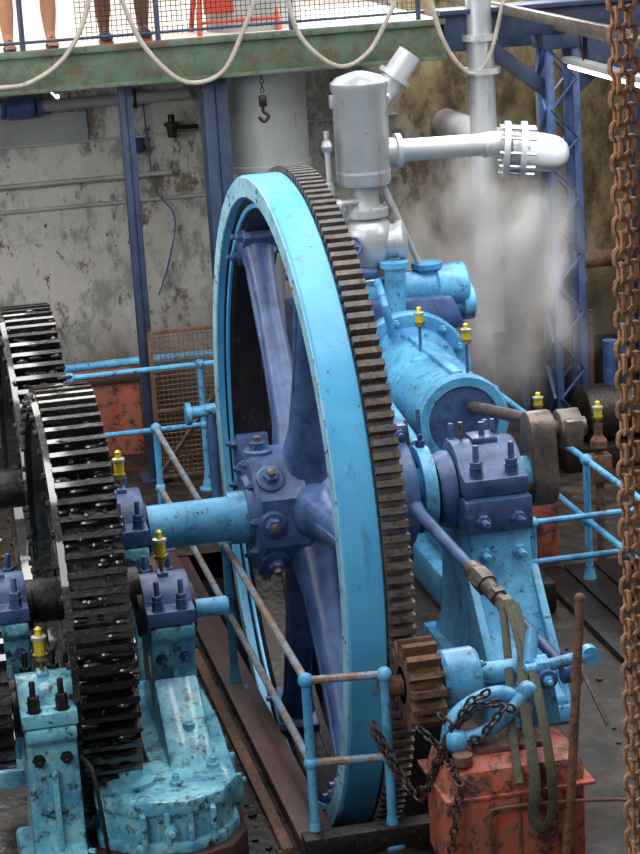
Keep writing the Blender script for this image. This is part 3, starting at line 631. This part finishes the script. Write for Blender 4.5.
# ---------------------------------------------------------------- chains, sling, bars
b=B('hoist_chain')
b.box((-1.2,-8.15,5.6),(.3,-7.85,5.8),DK,.02)
b.chain([(-.552,-8,5.62),(-.556,-8,4.2),(-.570,-8,2.2)],.036,.0155,.0062,CH)
b.chain([(-.512,-7.98,5.62),(-.518,-7.98,3.95),(-.545,-8.0,2.2)],.036,.0155,.0062,CH)
b.done()
b=B('load_chain')
b.chain([(.02,-2.36,.74),(.10,-2.5,.55),(.16,-2.6,.42),(.22,-2.7,.5),(.32,-2.74,.80),(.48,-2.72,.90),(.60,-2.72,.90),(.68,-2.72,.84)],.042,.018,.0075,DC)
b.chain([(.20,-2.6,.78),(.30,-2.7,.68),(.31,-3.0,.60),(.22,-3.02,.2),(.25,-3.02,.0)],.042,.018,.0075,DC)
b.chain([(.30,-2.66,.86),(.40,-2.78,.74),(.5,-2.8,.74),(.62,-2.76,.9)],.042,.018,.0075,DC)
b.chain([(.02,-2.36,.70),(.12,-2.55,.46),(.2,-2.7,.40),(.3,-2.76,.72),(.44,-2.74,.95),(.58,-2.7,.97)],.042,.018,.0075,DC)
b.done()
b=B('lifting_sling')
b.tube([(1.0,-1.55,1.0),(.86,-2.25,.98),(.74,-2.66,.90),(.68,-3.0,.6),(.66,-3.02,.40),(.71,-3.03,.34),(.76,-3.02,.44),(.77,-2.97,.66),(.82,-2.6,.95),(1.02,-1.6,1.0)],.028,SLG,10,rr=.008)
b.tube([(.98,-1.5,.97),(.80,-2.2,.90),(.66,-2.7,.78),(.60,-3.0,.58)],.022,SLG,10,rr=.008)
b.done()
b=B('pry_bar'); b.tube([(.80,-3.02,-.0),(.88,-2.98,.6),(.99,-2.85,1.44)],.024,RU,12,False); b.ball((.99,-2.85,1.44),.028,RU); b.done()
# ---------------------------------------------------------------- sign on platform
b=B('orange_folding_sign')
for x0,x1 in ((.60,.68),(1.26,1.18)):
    b.cyl((x0,5.35,3.6),(x1,5.55,4.4),.022,OR,n=8); b.cyl((x0,5.8,3.6),(x1,5.6,4.4),.022,OR,n=8)
b.box((.66,5.42,3.76),(1.20,5.44,4.34),OR,.004); b.cyl((.6,5.36,3.7),(1.26,5.36,3.7),.014,OR,n=8); b.done()
# ---------------------------------------------------------------- people
def person(name,x,y,z,feet,skin,shorts,shirt,shoe):
    e=bpy.data.objects.new(name,None); sc.collection.objects.link(e)
    (lx,ly),(rx,ry)=feet
    def skinmesh(nm,vs,es,rad,mat,root=0):
        me=bpy.data.meshes.new(nm); me.from_pydata(vs,es,[]); o=bpy.data.objects.new(nm,me); sc.collection.objects.link(o); o.parent=e
        md=o.modifiers.new('s','SKIN'); 
        for i,r in enumerate(rad): me.skin_vertices[0].data[i].radius=(r,r)
        me.skin_vertices[0].data[root].use_root=True; md.use_smooth_shade=True
        sb=o.modifiers.new('b','SUBSURF'); sb.levels=2; sb.render_levels=2; me.materials.append(mat); return o
    z0=z
    vs=[(x,y,z0+.92),(x-.09,y,z0+.86),(lx,(y+ly)/2-.02,z0+.48),(lx,ly+.02,z0+.30),(lx,ly+.03,z0+.09),(x+.09,y,z0+.86),(rx,(y+ry)/2-.02,z0+.48),(rx,ry+.02,z0+.30),(rx,ry+.03,z0+.09),
        (x,y,z0+1.12),(x,y,z0+1.38),(x,y,z0+1.46),(x,y,z0+1.53),(x-.19,y,z0+1.40),(x-.24,y-.02,z0+1.12),(x-.22,y-.10,z0+.88),(x+.19,y,z0+1.40),(x+.24,y-.02,z0+1.12),(x+.22,y-.10,z0+.88),
        (lx,ly-.13,z0+.045),(rx,ry-.13,z0+.045)]
    es=[(0,1),(1,2),(2,3),(3,4),(0,5),(5,6),(6,7),(7,8),(0,9),(9,10),(10,11),(11,12),(10,13),(13,14),(14,15),(10,16),(16,17),(17,18),(4,19),(8,20)]
    rad=[.14,.095,.062,.072,.044,.095,.062,.072,.044,.135,.15,.06,.055,.055,.042,.03,.055,.042,.03,.036,.036]
    skinmesh(name+'_body',vs,es,rad,skin)
    hb=B(name+'_head'); hb.ball((x,y-.01,z0+1.64),.088,skin,sz=1.3,n=20); hb.ball((x,y+.012,z0+1.675),.095,HAIR,sz=1.1,n=20)
    hb.ball((x,y-.105,z0+1.63),.014,skin,sz=1.6)
    for s_ in (-1,1): hb.ball((x+.03*s_,y-.085,z0+1.655),.010,HAIR,n=10); hb.ball((x+.088*s_,y,z0+1.635),.018,skin,n=10,sz=1.5)
    hb.box((x-.022,y-.094,z0+1.585),(x+.022,y-.085,z0+1.592),REDS,.002); hb.done(e)
    vs=[(x,y,z0+.97),(x-.09,y,z0+.86),((lx+x-.09)/2,y-.0,z0+.60),(x+.09,y,z0+.86),((rx+x+.09)/2,y,z0+.60)]
    skinmesh(name+'_shorts',vs,[(0,1),(1,2),(0,3),(3,4)],[.155,.115,.10,.115,.10],shorts)
    vs=[(x,y,z0+1.0),(x,y,z0+1.2),(x,y,z0+1.38),(x,y,z0+1.45),(x-.19,y,z0+1.405),(x-.235,y,z0+1.2),(x+.19,y,z0+1.405),(x+.235,y,z0+1.2)]
    skinmesh(name+'_shirt',vs,[(0,1),(1,2),(2,3),(2,4),(4,5),(2,6),(6,7)],[.155,.16,.175,.08,.075,.065,.075,.065],shirt)
    for hx,s_ in ((x-.22,-1),(x+.22,1)):
        k=B(name+'_hand'); k.tube([(hx,y-.10,z0+.89),(hx,y-.115,z0+.83),(hx,y-.12,z0+.79)],.018,skin,8,rr=.035)
        for f in range(4): k.tube([(hx,y-.145+.018*f,z0+.80),(hx-.004*s_,y-.15+.018*f,z0+.755),(hx-.014*s_,y-.15+.018*f,z0+.72-.008*(f in(1,2)))],.0085,skin,6)
        k.tube([(hx,y-.135,z0+.85),(hx-.01*s_,y-.165,z0+.81),(hx-.015*s_,y-.17,z0+.785)],.01,skin,6); k.done(e)
    for fx,fy in feet:
        k=B(name+'_shoe'); 
        if shoe is None:
            k.prism([(fx-.04,fy+.07),(fx+.04,fy+.07),(fx+.05,fy-.1),(fx+.03,fy-.18),(fx-.03,fy-.18),(fx-.05,fy-.1)],'z',z0,z0+.02,HAIR,.005)
            k.tube([(fx-.045,fy-.09,z0+.02),(fx,fy-.10,z0+.085),(fx+.045,fy-.09,z0+.02)],.012,HAIR,8)
            k.lathe((fx,fy+.05,z0+.045),(0,-1,.0),[(0,.03),(.08,.042),(.16,.042),(.2,.028),(.21,.01)],skin,12,sy=.7)
            for t in range(5): k.ball((fx-.034+.017*t,fy-.165-.006*(t in(1,2,3)),z0+.034),.011,skin,n=8)
        else:
            k.lathe((fx,fy+.09,z0+.052),(0,-1,0),[(0,.02),(.01,.045),(.1,.052),(.2,.052),(.26,.04),(.28,.015)],shoe,16,sy=.85)
            k.prism([(fx-.045,fy+.09),(fx+.045,fy+.09),(fx+.055,fy-.1),(fx+.035,fy-.19),(fx-.035,fy-.19),(fx-.055,fy-.1)],'z',z0,z0+.025,REDS,.005)
        k.done(e)
    return e
person('standing_person',-.76,5.36,3.605,[(-.94,5.30),(-.60,5.34)],SK,SHO,SHR,None)
person('standing_man',.0,5.38,3.605,[(-.17,5.32),(.15,5.36)],SK2,SHO,REDS,SHO).name='standing_person.001'
# ---------------------------------------------------------------- lights
w=bpy.data.worlds.new('w'); sc.world=w; w.use_nodes=True; bg=w.node_tree.nodes['Background']; bg.inputs[0].default_value=(.97,.98,1,1); bg.inputs[1].default_value=.33
def area(name,loc,tgt,size,e,col=(1,1,1),sy=None):
    l=bpy.data.lights.new(name,'AREA'); l.energy=e; l.size=size; l.color=col
    if sy: l.shape='RECTANGLE'; l.size_y=sy
    o=bpy.data.objects.new(name,l); sc.collection.objects.link(o); o.location=loc
    o.rotation_euler=(V(tgt)-V(loc)).to_track_quat('-Z','Y').to_euler()
for i,x in enumerate((-4.5,-1.2,2.2,5.0)):
    area('skylight_strip_%d'%i,(x,0,9.4),(x,0,0),.8,370,(1,.995,.98),9)
area('front_daylight',(-6,-9,7),(0,0,1),4,430,(1,.975,.94))
area('wall_fill_light',(-4.5,1.0,4.2),(0,7,1.6),2.5,180,(1,.98,.95))  # added fill to lift the back wall shaded by the platform
area('right_daylight',(7,0,6),(1,1,1),3,240,(1,.99,.97))
area('platform_daylight',(-1,9,8),(-1,7.5,3.6),5,420,(1,.98,.95))
area('steam_fill_backlight',(2.9,5.9,5.0),(2.5,4.0,1.5),1.4,160,(1,1,1))  # added backlight that whitens the steam, not a real source
def spot(name,loc,tgt,e,ang):
    sl=bpy.data.lights.new(name,'SPOT'); sl.energy=e; sl.spot_size=math.radians(ang); sl.spot_blend=.9; sl.shadow_soft_size=.3
    so=bpy.data.objects.new(name,sl); sc.collection.objects.link(so); so.location=loc; so.rotation_euler=(V(tgt)-V(loc)).to_track_quat('-Z','Y').to_euler()
spot('steam_fill_spot_1',(2.6,3.0,7.6),(2.66,4.0,1.6),1500,24)  # added narrow spot to brighten the steam from above, no real lamp
spot('steam_fill_spot_2',(4.6,0.0,6.4),(2.75,4.1,1.55),4200,15)  # added spot to brighten the visible side of the steam, no real lamp
# ---------------------------------------------------------------- camera
a,p,r,f=0.19711,0.25898,0.06257,2247.918
F=V((math.sin(a)*math.cos(p),math.cos(a)*math.cos(p),-math.sin(p))); R0=V((math.cos(a),-math.sin(a),0)); U0=R0.cross(F)
Rv=R0*math.cos(r)-U0*math.sin(r); Uv=U0*math.cos(r)+R0*math.sin(r)
cd=bpy.data.cameras.new('camera'); cd.sensor_fit='VERTICAL'; cd.sensor_height=36; cd.lens=f/854*36; cd.clip_start=.05; cd.clip_end=200
co=bpy.data.objects.new('camera',cd); sc.collection.objects.link(co)
M=Matrix((Rv,Uv,-F)).transposed().to_4x4(); M.translation=V((-2.2416,-12.8145,5.145)); co.matrix_world=M
sc.camera=co
sc.view_settings.view_transform='Standard'
